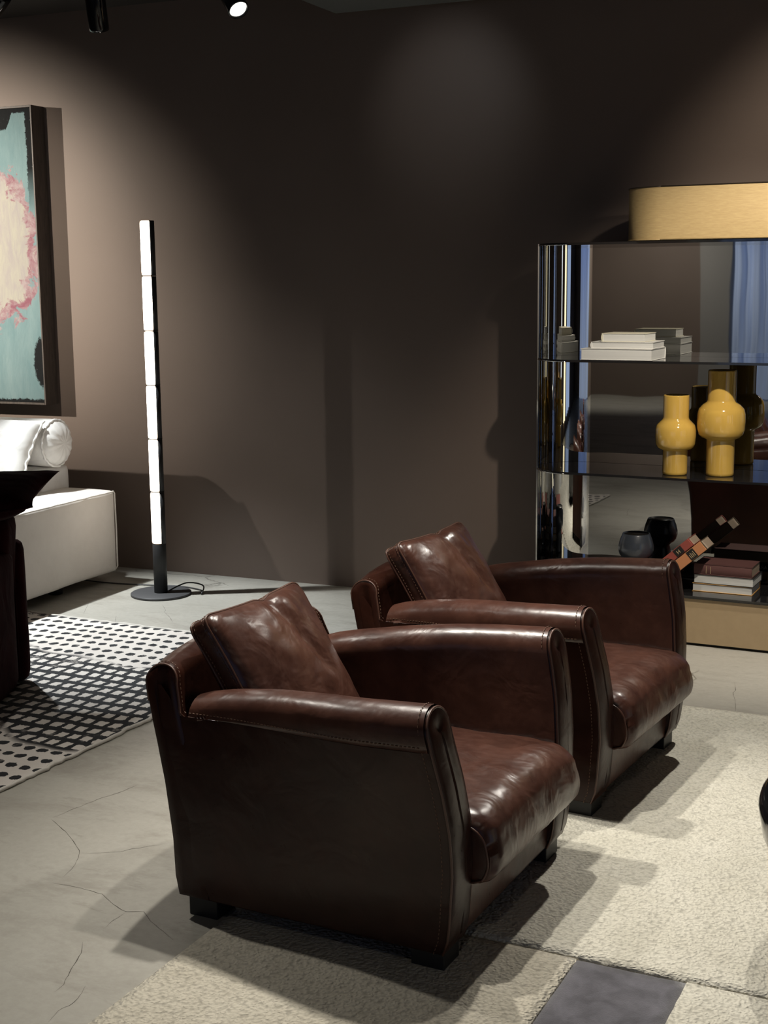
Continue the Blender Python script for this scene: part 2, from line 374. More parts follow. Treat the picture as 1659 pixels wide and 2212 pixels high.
# ------------------------------------------------------------------ track lights
def track_head(loc, aim, label, lit):
    t = thing('track_light', label, 'spotlight', loc, 0, 'spotlights hanging from the ceiling track')
    d = Vector(aim).normalized(); q = d.to_track_quat('Z', 'Y').to_matrix()
    b = bmesh.new(); L = .20; r = .042
    rings = []
    for rr, z in ((.0001, -.5*L), (r*.9, -.5*L), (r, -.47*L), (r, .44*L), (r*1.0, .5*L), (r*.9, .5*L), (r*.86, .46*L)):
        rings.append([q @ Vector((rr*math.cos(2*PI*k/32), rr*math.sin(2*PI*k/32), z)) for k in range(32)])
    loft(b, rings); obj('lamp_housing', b, GLOSSBLK, t)
    b = bmesh.new(); rings = [[q @ Vector((rr*math.cos(2*PI*k/32), rr*math.sin(2*PI*k/32), z)) for k in range(32)] for rr, z in ((r*.87, .45*L), (r*.8, .47*L), (.0001, .475*L))]
    loft(b, rings); obj('lens', b, LENS if lit else BLACKMET, t)
    b = bmesh.new(); tube(b, [(0, 0, 0), (0, 0, .04), (0, 0, 2.80-loc[2])], .009, 10); box(b, -.03, .03, -.02, .02, 2.775-loc[2], 2.81-loc[2], .004); obj('stem', b, BLACKMET, t)
    return t
bm = bmesh.new(); box(bm, -8.0, -.4, 4.98, 5.02, 2.805, 2.84); tag(obj('light_track', bm, BLACKMET, None, False), 'black ceiling track that carries the spotlights', 'track')
track_head((-3.49, 5.0, 2.63), (-.25, .55, -1.1), 'black cylinder spotlight above the floor lamp, aimed down', False)
track_head((-2.855, 5.0, 2.62), (.62, -.35, -.75), 'black cylinder spotlight with lit face, nearer the ceiling centre', True)
track_head((-4.02, 5.0, 2.66), (-.8, .3, -.5), 'dark spotlight in the top left corner over the painting', False)

# ------------------------------------------------------------------ leather armchair
# drawn in the frame of its near front foot corner: x forward, y across to the far side, z up
XF = [(.055, .000), (.065, .008), (.10, .014), (.13, .018), (.24, .026), (.34, .023), (.44, .012), (.52, -.004), (.56, -.012), (.61, -.022)]
XR = [(.055, -.690), (.065, -.698), (.20, -.702), (.32, -.717), (.43, -.743), (.54, -.776), (.60, -.794), (.70, -.80)]
def flare(z): return .040*sm((z-.24)/.36)
CY = .355
RW = [(.055, .370), (.30, .372), (.42, .366), (.50, .358), (.56, .344), (.61, .326), (.70, .31)]
def outer(z, s=1.): # half width of the outer skin; s 0 at the back, 1 at the front
    f = .375-.006*sm((.2-z)/.15)+flare(z); return lerp(interp(RW, z), f, sm(s*1.25))
THK = .108
def arm_ring(x_of_z, zt, sgn, s=1., grow=0., zlo=.055, n=9):
    """cross-section of an arm: outer side up, over the round top, down the inner side"""
    R = THK/2; pts = []; zs = zt-.050
    for i in range(n+8): 
        z = lerp(zlo, zs, i/(n+7)); pts.append((outer(z, s)+grow, z))
    for k in range(1, 12):
        a = PI*k/12; ce = outer(zs, s)-R; pts.append((ce+math.cos(a)*(R+grow), zs+math.sin(a)*(.050+grow)))
    for i in range(n+8):
        z = lerp(zs, zlo, i/(n+7)); pts.append((outer(z, s)-THK-grow, z))
    return [Vector((x_of_z(min(z, zt)), CY+sgn*y, z)) for y, z in pts]
def arm_zt(x): # top profile along the arm
    return interp([(-.66, .535), (-.56, .556), (-.42, .577), (-.28, .591), (-.12, .601), (0, .607)], x)
def make_armchair():
    t = thing('leather_armchair', '', 'armchair')
    def part(name, b, m, smooth=True, parent=None): return obj(name, b, m, parent or t, smooth, None)
    for sgn in (-1, 1):
        b = bmesh.new(); rings = []
        N = 22
        for i in range(N+1):
            s = i/N; xn = lerp(-.66, 0, s); zt = arm_zt(xn)
            rings.append(arm_ring(lambda z, s=s: lerp(-.655, interp(XF, z), s), zt, sgn, s))
        last = rings[-1]; zt = arm_zt(0)
        def inset(k, dx):
            out = []
            for p in last:
                zc = max(.075, min(p.z, zt-.055)); yc = CY+sgn*(outer(zc)-THK/2)
                out.append(Vector((p.x+dx, lerp(p.y, yc, 1-k), lerp(p.z, zc, 1-k))))
            return out
        rings += [inset(.97, .003), inset(.9, .0055), inset(.7, .008), inset(.4, .0095), inset(.1, .010)]
        loft(b, rings, True, True, True); arm = part('arm', b, LEATHER)
        # leather cap wrapped over the arm top
        b = bmesh.new(); rings = []
        for i in range(N+1):
            s = i/N; xn = lerp(-.655, -.004, s); zt = arm_zt(xn); zl = .497+.026*s
            R = THK/2; zs = zt-.050; pts = []; gr = .0045*min(1, i/1.5+.3)
            def X(z, s=s): return lerp(-.655, interp(XF, z)-.004, s)
            for z in (zl, zl+.001, lerp(zl, zs, .5)):
                pts.append((outer(z, s)+(0 if z == zl else gr), z))
            for k in range(0, 15):
                a = PI*k/14; ce = outer(zs, s)-R; pts.append((ce+math.cos(a)*(R+gr), zs+math.sin(a)*(.050+gr)))
            for z in (zs-.01, .48, .44, .40, .36, .32, .28, .24, .20): pts.append((outer(z, s)-THK-gr*(1 if z > .21 else 0), z))
            rings.append([Vector((X(z), CY+sgn*y, z)) for y, z in pts])
        loft(b, rings, False); part('arm_pad', b, LEATHER_W if sgn > 0 else LEATHER_W, True, arm)
        # one smooth outside panel from the back edge to the arm front
        b = bmesh.new(); cols = []; NC = 40
        for i in range(NC+1):
            t_ = i/NC; col = []; xm = lerp(-.74, 0, t_)
            zt_ = interp([(-.70, .560), (-.672, .515), (-.655, .4965), (0, .5225)], xm); NR = 22
            for j in range(NR+1):
                z = lerp(.057, zt_, j/NR); x = lerp(interp(XR, z)+.004, interp(XF, z)-.003, t_); sx = max(0, min(1, (x+.655)/(interp(XF, z)+.655)))
                tuck = .0042*min(1, t_*14+.0, (1-t_)*26+.12, (j/NR)*12+.1)*(1 if xm > -.66 else min(1, (1-j/NR)*5))
                col.append(Vector((x, CY+sgn*(outer(z, sx)+tuck), z)))
            cols.append(col)
        loft(b, cols, False); part('side_panel', b, LEATHER)
        # piping round the arm front, and stitches
        b = bmesh.new(); tube(b, [p+Vector((.002, 0, 0)) for p in last], .0030, 6); part('piping', b, PIPING, True, arm)
        b = bmesh.new()
        dashes(b, [Vector((lerp(p.x, -.655, .028), p.y+sgn*.0032*(1 if (p.y-CY)*sgn > outer(p.z)-THK/2 else -1), p.z+(.005 if p.z > zt-.05 else 0))) for p in last])
        line = []
        for i in range(31):
            s = i/30; z = .507+.026*s; line.append((lerp(-.65, interp(XF, z)-.02, s), CY+sgn*(outer(z, s)+.0052), z))
        dashes(b, line)
        st = part('stitching', b, THREAD, False, arm); st['kind'] = 'stuff'
    # back slab, full width, shoulders rounded
    b = bmesh.new(); rings = []; ny = 36; HW = .375
    for i in range(ny+1):
        u = -1+2*i/ny; ring = []; e = 1-abs(u)**3
        zt = .606+.012*(1-abs(u)**2.0); zs = zt-.040; Tk = .088+.02*(1-u*u)
        k = max(0, (abs(u)-.965)/.035); sh = 1-.10*k*k   # slightly round at the ends
        def yy(z, u=u): return CY+u*outer(min(z, .64), 0)
        bow = -.050*(1-u*u)
        for j in range(12):
            z = lerp(.055, zs, j/11); ring.append(Vector((interp(XR, z)+bow*sm(z/.4), yy(z), z)))
        for j in range(1, 12):
            a = PI*j/12; z = zs+math.sin(a)*.040; x0 = interp(XR, zs)+bow+Tk/2
            ring.append(Vector((x0-math.cos(a)*Tk/2, yy(z), z)))
        for j in range(12):
            z = lerp(zs, .055, j/11); ring.append(Vector((interp(XR, z)+bow*sm(z/.4)+Tk, yy(z), z)))
        rings.append(ring)
    def inset_y(r, k, dy):
        out = []
        for p in r:
            zc = max(.08, min(p.z, .575)); xc = interp(XR, zc)+.049
            out.append(Vector((lerp(xc, p.x, k), p.y+dy, lerp(zc, p.z, k))))
        return out
    a0, a1 = rings[0], rings[-1]
    rings = [inset_y(a0, .5, -.004), inset_y(a0, .93, -.0035)]+rings+[inset_y(a1, .93, .0035), inset_y(a1, .5, .004)]
    loft(b, rings, True, True, True); back = part('backrest', b, LEATHER)
    bs = bmesh.new()
    for r, sg in ((a0, -1), (a1, 1)):
        b = bmesh.new()
        seg = [p+Vector((0, sg*.001, 0)) for p in r if p.z > .51]
        # carry the seam round into the arm
        e = seg[-1]; seg += [Vector((e.x+.003, e.y+sg*.003, .500)), Vector((e.x+.016, e.y+sg*.004, .494))]
        tube(b, seg, .003, 6); dashes(bs, [p+Vector((.0, -sg*.012, .0045)) for p in seg]); part('piping', b, PIPING, True, back)
    st = part('stitching', bs, THREAD, False, back); st['kind'] = 'stuff'
    # front rail and deck below the cushion
    b = bmesh.new(); box(b, -.64, .004, .060, .650, .055, .195, .012, 3); part('seat_frame', b, LEATHER_W)
    # seat cushion
    b = bmesh.new(); nx, nyy = 30, 26; y0, y1 = .078, .632; xb = -.60; top = []; bot = []
    def P(u, v, up_):
        # u along depth (0 back..1 front), v across; rounded in plan at the front corners
        y = lerp(y0, y1, v); rr = .024; ed = min(v, 1-v)*(y1-y0)
        xf = .082
        if ed < rr: xf -= rr*(1-math.sqrt(max(0, 1-(1-ed/rr)**2)))*.7
        x = lerp(xb, xf, u); d = xf-x
        crown = .024*(1-(2*v-1)**4)*(1-(2*u-1)**4*.6)
        zt = .340+crown
        if d < .085: zt -= .055*(1-math.sqrt(max(0, 1-(1-d/.085)**2)))
        if ed < .025: zt -= .014*(1-math.sqrt(max(0, 1-(1-ed/.025)**2)))
        wr = .004*noise.noise(Vector((x*9, y*16, 3)))+.003*noise.noise(Vector((x*30, y*14, 8)))
        return Vector((x, y, zt+wr))
    us = [1-(1-i/nx)**1.5 for i in range(nx+1)]
    ring_all = []
    for i in range(nx+1): ring_all.append([P(us[i], j/nyy, True) for j in range(nyy+1)])
    vt = [[b.verts.new(p) for p in r] for r in ring_all]
    for i in range(nx):
        for j in range(nyy): b.faces.new((vt[i][j], vt[i][j+1], vt[i+1][j+1], vt[i+1][j]))
    # border: walk the outline and drop to the bottom with a bulge
    outl = [vt[i][0] for i in range(nx+1)]+[vt[nx][j] for j in range(1, nyy+1)]+[vt[i][nyy] for i in range(nx-1, -1, -1)]+[vt[0][j] for j in range(nyy-1, 0, -1)]
    prev = outl; cen = Vector((-.26, CY, 0)); K = 8
    for k in range(1, K+1):
        s = k/K; cur = []
        for v in outl:
            z = lerp(v.co.z, .192, s); front = sm((v.co.x+.02)/.07)
            bul = math.sin(PI*min(1, s*1.02))*(.006+.008*front)-(.012*sm((s-.8)/.2))-.006*front*s
            d = Vector((v.co.x-cen.x, v.co.y-cen.y, 0)); nx_ = Vector((1, 0, 0)) if front > .5 else Vector((0, 1 if d.y > 0 else -1, 0))
            w_ = .0035*noise.noise(Vector((v.co.x*14, v.co.y*30, z*9)))*front
            cur.append(b.verts.new(Vector((v.co.x, v.co.y, z))+nx_*(bul+w_)))
        n_ = len(outl)
        for i in range(n_): b.faces.new((prev[i], prev[(i+1) % n_], cur[(i+1) % n_], cur[i]))
        prev = cur
    b.faces.new(prev)
    side_pts = [[v.co.copy() for v in (vt[i][jj] for i in range(nx+1))] for jj in (0, nyy)]
    sc = part('seat_cushion', b, LEATHER_C)
    bs = bmesh.new()
    for pts, sg in ((side_pts[0], -1), (side_pts[1], 1)):
        b = bmesh.new()
        e = pts[-1]; line = [p+Vector((0, sg*.002, .001)) for p in pts]
        for k in range(1, 9): line.append(Vector((e.x+.006*math.sin(PI*k/8)-.010*(k/8)**3, e.y+sg*.003, lerp(e.z, .200, k/8))))
        line += [Vector((e.x-.03, e.y+sg*.003, .192)), Vector((e.x-.10, e.y+sg*.001, .192))]
        tube(b, line, .0030, 6); dashes(bs, [p+Vector((0, -sg*.009, .002)) for p in pts]); part('piping', b, PIPING, True, sc)
    st = part('stitching', bs, THREAD, False, sc); st['kind'] = 'stuff'
    # back cushion: boxed pillow leaning on the back
    b = bmesh.new(); M_, N_ = 34, 34; ya, yb = .085, .525; Lh = .43; ang = math.radians(59)
    hd = Vector((-math.cos(ang), 0, math.sin(ang))); nd = Vector((math.sin(ang), 0, math.cos(ang))); yd = Vector((0, 1, 0))
    top_front = Vector((-.672, 0, .716)); base = top_front-hd*Lh-nd*.028
    def pil(u, v, side):
        # u across 0..1, v up 0..1 ; edges pulled in between the corners
        y = lerp(ya, yb, u); h = v*Lh
        e = (1-(2*u-1)**2)*(1-(2*v-1)**2)
        cr_ = .035; ym, hm = (ya+yb)/2, Lh/2; dy_, dh_ = y-ym, h-hm; iy = max(-(yb-ya)/2+cr_, min((yb-ya)/2-cr_, dy_)); ih = max(-Lh/2+cr_, min(Lh/2-cr_, dh_))
        if dy_ != iy and dh_ != ih:
            q_ = Vector((dy_-iy, dh_-ih)); m_ = max(abs(q_.x), abs(q_.y)); q_ = q_.normalized()*m_; y, h = ym+iy+q_.x, hm+ih+q_.y
        y += (.5-u)*.030*(1-(2*v-1)**2); h += (-.010)*(1-(2*u-1)**2)*(v**2)
        dip = .009*math.exp(-((u-.58)/.05)**2)*sm((v-.72)/.28); h -= dip
        puff = .028+.060*(e**.42)
        cr = .012*math.exp(-(((u-.60)*.94+(v-.80)*.35)/.045)**2)*sm((v-.28)/.3)*(1 if side > 0 else .3)
        wr = .008*noise.noise(Vector((u*3.2, v*3.6, 1.7 if side > 0 else 4)))+.0035*noise.noise(Vector((u*11, v*9, 5)))*(e**.2)
        off = (puff+(wr-cr)*min(1, e*6))*side
        return base+yd*(y-0)+hd*h+nd*(off if side > 0 else off*.75)
    def w_(t): return .5-.5*math.cos(PI*t)*1.0 if False else t
    F = [[b.verts.new(pil(i/M_, j/N_, 1)) for i in range(M_+1)] for j in range(N_+1)]
    Bk = [[b.verts.new(pil(i/M_, j/N_, -1)) for i in range(M_+1)] for j in range(N_+1)]
    for j in range(N_):
        for i in range(M_):
            b.faces.new((F[j][i], F[j][i+1], F[j+1][i+1], F[j+1][i])); b.faces.new((Bk[j][i], Bk[j+1][i], Bk[j+1][i+1], Bk[j][i+1]))
    def outline(Gr): return [Gr[0][i] for i in range(M_+1)]+[Gr[j][M_] for j in range(1, N_+1)]+[Gr[N_][i] for i in range(M_-1, -1, -1)]+[Gr[j][0] for j in range(N_-1, 0, -1)]
    of, ob = outline(F), outline(Bk)
    nn = len(of)
    for i in range(nn): b.faces.new((of[i], ob[i], ob[(i+1) % nn], of[(i+1) % nn]))
    lf = [v.co.copy() for v in of]; lb = [v.co.copy() for v in ob]
    pc = part('back_cushion', b, LEATHER_C)
    b = bmesh.new(); tube(b, lf+[lf[0]], .0032, 6); part('piping', b, PIPING, True, pc)
    b = bmesh.new(); tube(b, lb+[lb[0]], .0032, 6); part('piping', b, PIPING, True, pc)
    b = bmesh.new()
    cen = sum(lf, Vector())/len(lf)
    dashes(b, [p+(q-p)*.20+(p-cen).normalized()*.002 for p, q in zip(lf, lb)]); dashes(b, [q+(p-q)*.20+(q-cen).normalized()*.002 for p, q in zip(lf, lb)])
    st = part('stitching', b, THREAD, False, pc); st['kind'] = 'stuff'
    for x0 in (-.675, -.082):
        for y0_ in (.002, .628):
            b = bmesh.new(); box(b, x0, x0+.080, y0_, y0_+.080, 0 if x0 < -.3 else .010, .060, .0015, 1); part('leg', b, BLACKWOOD, False)
    # move the drawing frame so that the empty sits under the middle of the chair
    for ch in t.children: ch.location = ch.location+Vector((.36, -CY, 0))
    return t
chair = make_armchair()
def place(o, corner, yawdeg):
    a = math.radians(yawdeg); ex = Vector((math.cos(a), math.sin(a), 0)); ey = Vector((-math.sin(a), math.cos(a), 0))
    o.location = Vector((*corner, 0))-ex*.36+ey*CY; o.rotation_euler = (0, 0, a)
chair2 = copy_tree(chair)
place(chair, (-1.015, 2.598), -3.62); place(chair2, (-.951, 3.568), -6.17)
tag(chair, 'dark brown leather armchair nearest the viewer, before the other leather armchair', 'armchair', 'brown leather armchairs')
tag(chair2, 'dark brown leather armchair farther back, beside the mirrored shelf unit', 'armchair', 'brown leather armchairs')

# ------------------------------------------------------------------ rugs
RY = math.radians(-2.28)
rug = thing('area_rug', 'cream looped-pile rug with plum-grey block under the leather armchairs', 'rug', (-1.60, 2.35, 0), RY)
def pile(name, x0, x1, y0, y1, h, m, label=None):
    b = bmesh.new(); nx = max(2, int((x1-x0)/.03)); ny = max(2, int((y1-y0)/.03)); vs = []
    for j in range(-1, ny+2):
        row = []
        for i in range(-1, nx+2):
            ci = min(max(i, 0), nx); cj = min(max(j, 0), ny)
            x = lerp(x0, x1, ci/nx); y = lerp(y0, y1, cj/ny); z = h
            if i in (-1, nx+1) or j in (-1, ny+1): z = 0.0005
            elif i in (0, nx) or j in (0, ny): 
                z = h*.8; x += .0025*noise.noise(Vector((x*60, y*60, 1))); y += .0025*noise.noise(Vector((x*60, y*60, 4)))
            else: z += .0015*noise.noise(Vector((x*20, y*20, 0)))
            row.append(b.verts.new((x, y, z)))
        vs.append(row)
    for r1, r2_ in zip(vs, vs[1:]):
        for i in range(len(r1)-1): b.faces.new((r1[i], r1[i+1], r2_[i+1], r2_[i]))
    o = obj(name, b, m, rug)
    if label: o['label'] = label
    return o
SY = .455   # seam, in rug coordinates
pile('pile_field', 0, 3.2, SY+.004, 2.36, .011, CREAM)
pile('pile_field', 0, .815, -1.6, SY-.003, .010, BEIGE, 'warmer beige section at the near side')
pile('pile_block', .817, 1.060, -1.0, SY-.003, .006, VELVET, 'plum-grey velvet block')
pile('pile_field', 1.062, 3.2, -1.6, SY-.003, .010, CREAM)
pile('pile_field', .817, 1.060, -1.6, -1.002, .010, CREAM)

rug2 = thing('patterned_rug', 'black and ivory checked woven rug in front of the white sofa', 'rug', (-4.42, 3.83, 0), math.radians(-3))
b = bmesh.new(); nx, ny = 160, 100; vs = []
for j in range(ny+1):
    row = []
    for i in range(nx+1):
        x = lerp(-1.9, 1.82, i/nx); y = lerp(-1.13, 1.16, j/ny); z = .009+.002*noise.noise(Vector((x*7, y*7, 0)))
        if i in (0, nx) or j in (0, ny):
            x += .010*noise.noise(Vector((x*22, y*22, 1))); y += .010*noise.noise(Vector((x*22, y*22, 5))); z = .008
        row.append(b.verts.new((x, y, z)))
    vs.append(row)
for r1, r2_ in zip(vs, vs[1:]):
    for i in range(nx): b.faces.new((r1[i], r1[i+1], r2_[i+1], r2_[i]))
ou = [vs[0][i].co.copy() for i in range(nx+1)]+[vs[j][nx].co.copy() for j in range(1, ny+1)]+[vs[ny][i].co.copy() for i in range(nx-1, -1, -1)]+[vs[j][0].co.copy() for j in range(ny-1, 0, -1)]
obj('woven_pile', b, PATTERN, rug2)
b = bmesh.new(); ou = [Vector((p.x+.006*noise.noise(p*30), p.y+.006*noise.noise(p*35+Vector((5, 0, 0))), .0065)) for p in ou]
tube(b, ou+[ou[0]], .0065, 8); 
for v in b.verts: v.co.z = max(.001, v.co.z+.003*noise.noise(v.co*90)); 
obj('bound_edge', b, FRINGE, rug2)

# ------------------------------------------------------------------ glowing floor lamp
lamp = thing('floor_lamp', 'slim glowing tube floor lamp on a round black base by the wall', 'lamp', (-3.626, 5.524, 0), 0)
b = bmesh.new(); lathe(b, [(.0001, .0), (.142, .0), (.146, .003), (.146, .010), (.143, .012), (.0001, .012)], 64); obj('base', b, BASEMET, lamp)
b = bmesh.new(); lathe(b, [(.0001, .012), (.0325, .012), (.0325, .252), (.030, .256), (.0001, .256)], 40); obj('pole', b, BLACKMET, lamp)
face = math.atan2(-.851, -.526)-math.radians(6); half = math.radians(91)
for k in range(6):
    z0 = .252+.2545*k; z1 = z0+.2515
    b = bmesh.new(); rings = []; n = 22
    for dz, rr in ((0, .026), (.004, .0315), (.012, .0325), (.2395, .0325), (.2475, .0315), (.2515, .026)):
        ring = [((rr+.0006*math.cos(i*9))*math.cos(face-half+2*half*i/n), (rr+.0006*math.cos(i*9))*math.sin(face-half+2*half*i/n), z0+dz) for i in range(n+1)]
        rings.append(ring)
    loft(b, rings, True, True, True); obj('glass_tube', b, TUBE, lamp)
    b = bmesh.new(); rings = []; h2 = PI-half; n = 12
    for z in (z0+.001, z1):
        ring = [(.0335*math.cos(face+PI-h2+2*h2*i/n), .0335*math.sin(face+PI-h2+2*h2*i/n), z) for i in range(n+1)]
        rings.append(ring)
    loft(b, rings, True, True, True); obj('housing', b, BLACKMET, lamp)
for k in range(1, 6):
    b = bmesh.new(); lathe(b, [(.0001, .2505+.2545*k), (.0345, .2505+.2545*k), (.0345, .2530+.2545*k), (.0001, .2530+.2545*k)], 32); obj('joint_ring', b, BLACKMET, lamp)
b = bmesh.new()
pts = [(0.03, .02, .016), (.10, .075, .05), (.17, .11, .035), (.19, .06, .006), (.14, .135, .005), (.0, .17, .005), (-.15, .14, .005), (-.35, .11, .005), (-.55, .12, .005), (-.9, .2, .005)]
def catmull(P_, m=8):
    P_ = [Vector(p) for p in P_]; out = []
    for i in range(len(P_)-1):
        p0, p1, p2, p3 = P_[max(i-1, 0)], P_[i], P_[i+1], P_[min(i+2, len(P_)-1)]
        for k in range(m):
            t = k/m; out.append(.5*((2*p1)+(p2-p0)*t+(2*p0-5*p1+4*p2-p3)*t*t+(3*p1-p0-3*p2+p3)*t**3))
    return out+[P_[-1]]
tube(b, catmull(pts), .0035, 6); obj('cord', b, BLACKMET, lamp)

# ------------------------------------------------------------------ painting
def painting_mat():
    g = G('abstract_paint', rough=.8, Specular_IOR_Level=.15); v = g.coord(); s = g.sep(v); x, z = s[0], s[2]    # x 0 = right edge of canvas, negative to the left, z 0..1.5 up
    rag = g.math('MULTIPLY', g.math('SUBTRACT', g.noise(v, 40, 5, .8), .5), .045)
    rag2 = g.math('MULTIPLY', g.math('SUBTRACT', g.noise(v, 6, 4, .6), .5), .10)
    c = g.mix(g.ramp(g.noise(g.map(v, (3, 1, 1)), 4, 5, .6), .3, .7), (.115, .19, .205), (.17, .245, .255))
    # pale flower mass
    dx = g.math('DIVIDE', g.math('ADD', x, .34), .34); dz = g.math('DIVIDE', g.math('SUBTRACT', z, .80), .42)
    r = g.math('SQRT', g.math('ADD', g.math('MULTIPLY', dx, dx), g.math('MULTIPLY', dz, dz)))
    r = g.math('ADD', r, g.math('MULTIPLY', g.math('SUBTRACT', g.noise(v, 7, 6, .7, 1.2), .5), .9))
    pink = g.mix(g.ramp(g.noise(g.map(v, (1, 1, 1), loc=(3, 0, 1)), 12, 5, .7, 1.5), .35, .62), (.19, .075, .10), (.28, .23, .235))
    white = g.mix(g.ramp(g.noise(g.map(v, (3, 1, 1), (0, .5, 0)), 9, 5, .6, .8), .35, .6), (.265, .245, .24), (.30, .29, .25))
    c = g.mix(g.ramp(r, 1.00, 1.03, 1, 0), c, pink)
    c = g.mix(g.ramp(r, .84, .88, 1, 0), c, white)
    blk = (.006, .007, .008)
    # dark ragged borders: right edge upper half, lower right pool, top
    up_ = g.math('MULTIPLY', g.ramp(z, .95, 1.20), g.ramp(g.math('ADD', g.math('ADD', x, rag), g.math('MULTIPLY', g.math('SUBTRACT', z, 1.5), .0)), -.040, -.036))
    lo = g.ramp(g.math('ADD', g.math('SQRT', g.math('ADD', g.math('POWER', g.math('ADD', x, .0), 2.), g.math('POWER', g.math('MULTIPLY', g.math('SUBTRACT', z, .21), .45), 2.))), rag), .055, .063, 1, 0)
    tp = g.ramp(g.math('ADD', g.math('SUBTRACT', z, g.math('MULTIPLY', g.ramp(x, -.16, -.12, 1, 0), -.08)), g.math('MULTIPLY', rag, .8)), 1.475, 1.481)
    bt = g.ramp(g.math('ADD', z, rag), .012, .02, 1, 0)
    m = g.math('MAXIMUM', g.math('MAXIMUM', up_, lo), g.math('MAXIMUM', tp, bt))
    fl = g.ramp(g.noise(v, 55, 4, .7), .66, .70)
    c = g.mix(m, c, g.mix(fl, blk, (.14, .16, .16)))
    g.set('Base Color', c); g.bump(g.noise(g.map(v, (3, 1, 1)), 30, 6, .7), .35, .006)
    return g.m
pt = thing('painting', 'framed abstract painting, light blue with pink and white, above white sofa', 'painting', (-4.545, 5.90, .875), 0)
b = bmesh.new(); nx, nz = 60, 60; W_, H_ = 1.9, 1.5
vs = [[b.verts.new((-W_+W_*i/nx, -.0+.0015*noise.noise(Vector((i*.7, j*.7, 0))), H_*j/nz)) for i in range(nx+1)] for j in range(nz+1)]
for r1, r2_ in zip(vs, vs[1:]):
    for i in range(nx): b.faces.new((r1[i], r1[i+1], r2_[i+1], r2_[i]))
obj('canvas', b, painting_mat(), pt)
def wood_frame():
    g = G('dark_stained_frame', rough=.55); v = g.coord(); n = g.noise(g.map(v, (8, 8, 1)), 10, 5, .65)
    g.set('Base Color', g.mix(g.ramp(n, .3, .7), (.035, .027, .023), (.085, .066, .054))); return g.m
FRM = wood_frame()
for (x0, x1, z0, z1) in ((.001, .010, -.012, H_+.012), (-W_-.010, -W_-.001, -.012, H_+.012), (-W_-.001, .001, -.012, -.001), (-W_-.001, .001, H_+.001, H_+.012)):
    b = bmesh.new(); box(b, x0, x1, -.008, .096, z0, z1, .001, 1); obj('frame_side', b, FRM, pt, False)
b = bmesh.new(); box(b, -W_, 0, .004, .02, 0, H_); obj('backing_board', b, FRM, pt, False)

# ------------------------------------------------------------------ white sofa
sofa = thing('sofa', 'white upholstered sofa with wide low side block, below the painting', 'sofa', (-4.9, 5.1, 0), 0)
def soft_box(x0, x1, y0, y1, z0, z1, r=.03, n=14, wob=.004, crown=0., seed=0, seams=True):
    b = bmesh.new(); bmesh.ops.create_cube(b, size=2); bmesh.ops.subdivide_edges(b, edges=b.edges[:], cuts=n, use_grid_fill=True)
    hx, hy, hz = (x1-x0)/2, (y1-y0)/2, (z1-z0)/2; c = Vector(((x0+x1)/2, (y0+y1)/2, (z0+z1)/2))
    for v in b.verts:
        u = v.co.copy()
        def warp(t, h): 
            # concentrate loops near the edges
            return math.copysign(1-(1-abs(t))**1.6, t)*h
        p = Vector((warp(u.x, hx), warp(u.y, hy), warp(u.z, hz)))
        q = Vector([math.copysign(max(abs(a)-(0), 0), a) for a in p])
        inner = Vector([max(-h+r, min(h-r, a)) for a, h in zip(p, (hx, hy, hz))])
        d = p-inner
        if d.length > 1e-9: p = inner+d.normalized()*r
        if crown: p.z += crown*(1-(p.x/hx)**2)*(1-(p.y/hy)**2)*(1 if p.z > 0 else 0)
        p += Vector((noise.noise(p*5+Vector((seed, 0, 0))), noise.noise(p*5+Vector((0, seed+7, 0))), noise.noise(p*5+Vector((0, 3, seed)))))*wob
        v.co = c+p
    return b
T0 = Vector((-4.9, 5.1, 0))
def S(name, b, m, par=None, lab=None):
    for v in b.verts: v.co -= T0
    o = obj(name, b, m, par or sofa)
    if lab: o['label'] = lab
    return o
S('seat_block', soft_box(-4.95, -3.965, 4.55, 5.66, .065, .476, .022, 16, .004), SOFA_S)
b = bmesh.new()
def sl(y): return (-3.963, y)
ptsl = [Vector((-3.964, lerp(4.57, 5.645, k/40), .470+.003*noise.noise(Vector((k*.5, 0, 0))))) for k in range(41)]+[Vector((-3.966, 5.657, .46)), Vector((-3.966, 5.660, .3)), Vector((-3.966, 5.657, .09)), Vector((-3.975, 5.64, .067))]
tube(b, ptsl, .0045, 6); S('seam', b, SOFA_S)
S('seat_block', soft_box(-6.7, -4.96, 4.6, 5.66, .065, .440, .03, 12, .004, 0, 3), SOFA)
S('backrest', soft_box(-6.7, -4.255, 5.46, 5.70, .44, .60, .04, 12, .004, 0, 5), SOFA)
# bolster with gathered ends
b = bmesh.new(); rings = []; cy, cz, R0 = 5.53, .716, .118; xe = -4.205
xs = [(-6.6, 1.0)]+[(lerp(-6.6, xe-.05, k/30), 1.0) for k in range(1, 31)]+[(xe-.022, .985), (xe-.008, .955)]
for x, s_ in xs:
    rings.append([Vector((x, cy+R0*s_*math.cos(2*PI*k/56)*(1+.025*noise.noise(Vector((x*4, math.cos(2*PI*k/56)*1.3, math.sin(2*PI*k/56)*1.3)))), cz+R0*s_*math.sin(2*PI*k/56)*(1+.02*noise.noise(Vector((x*3, k*.15, 9)))))) for k in range(56)])
for s_, dx in ((.93, .000), (.85, .018), (.7, .034), (.5, .045), (.25, .050), (.02, .051)):
    rings.append([Vector((xe-.002+dx+.004*math.sin(k*1.35)*(s_**2)*(1-s_)*4, cy+R0*s_*math.cos(2*PI*k/56), cz+R0*s_*math.sin(2*PI*k/56))) for k in range(56)])
loft(b, rings, True, True, True); S('bolster', b, SOFA)
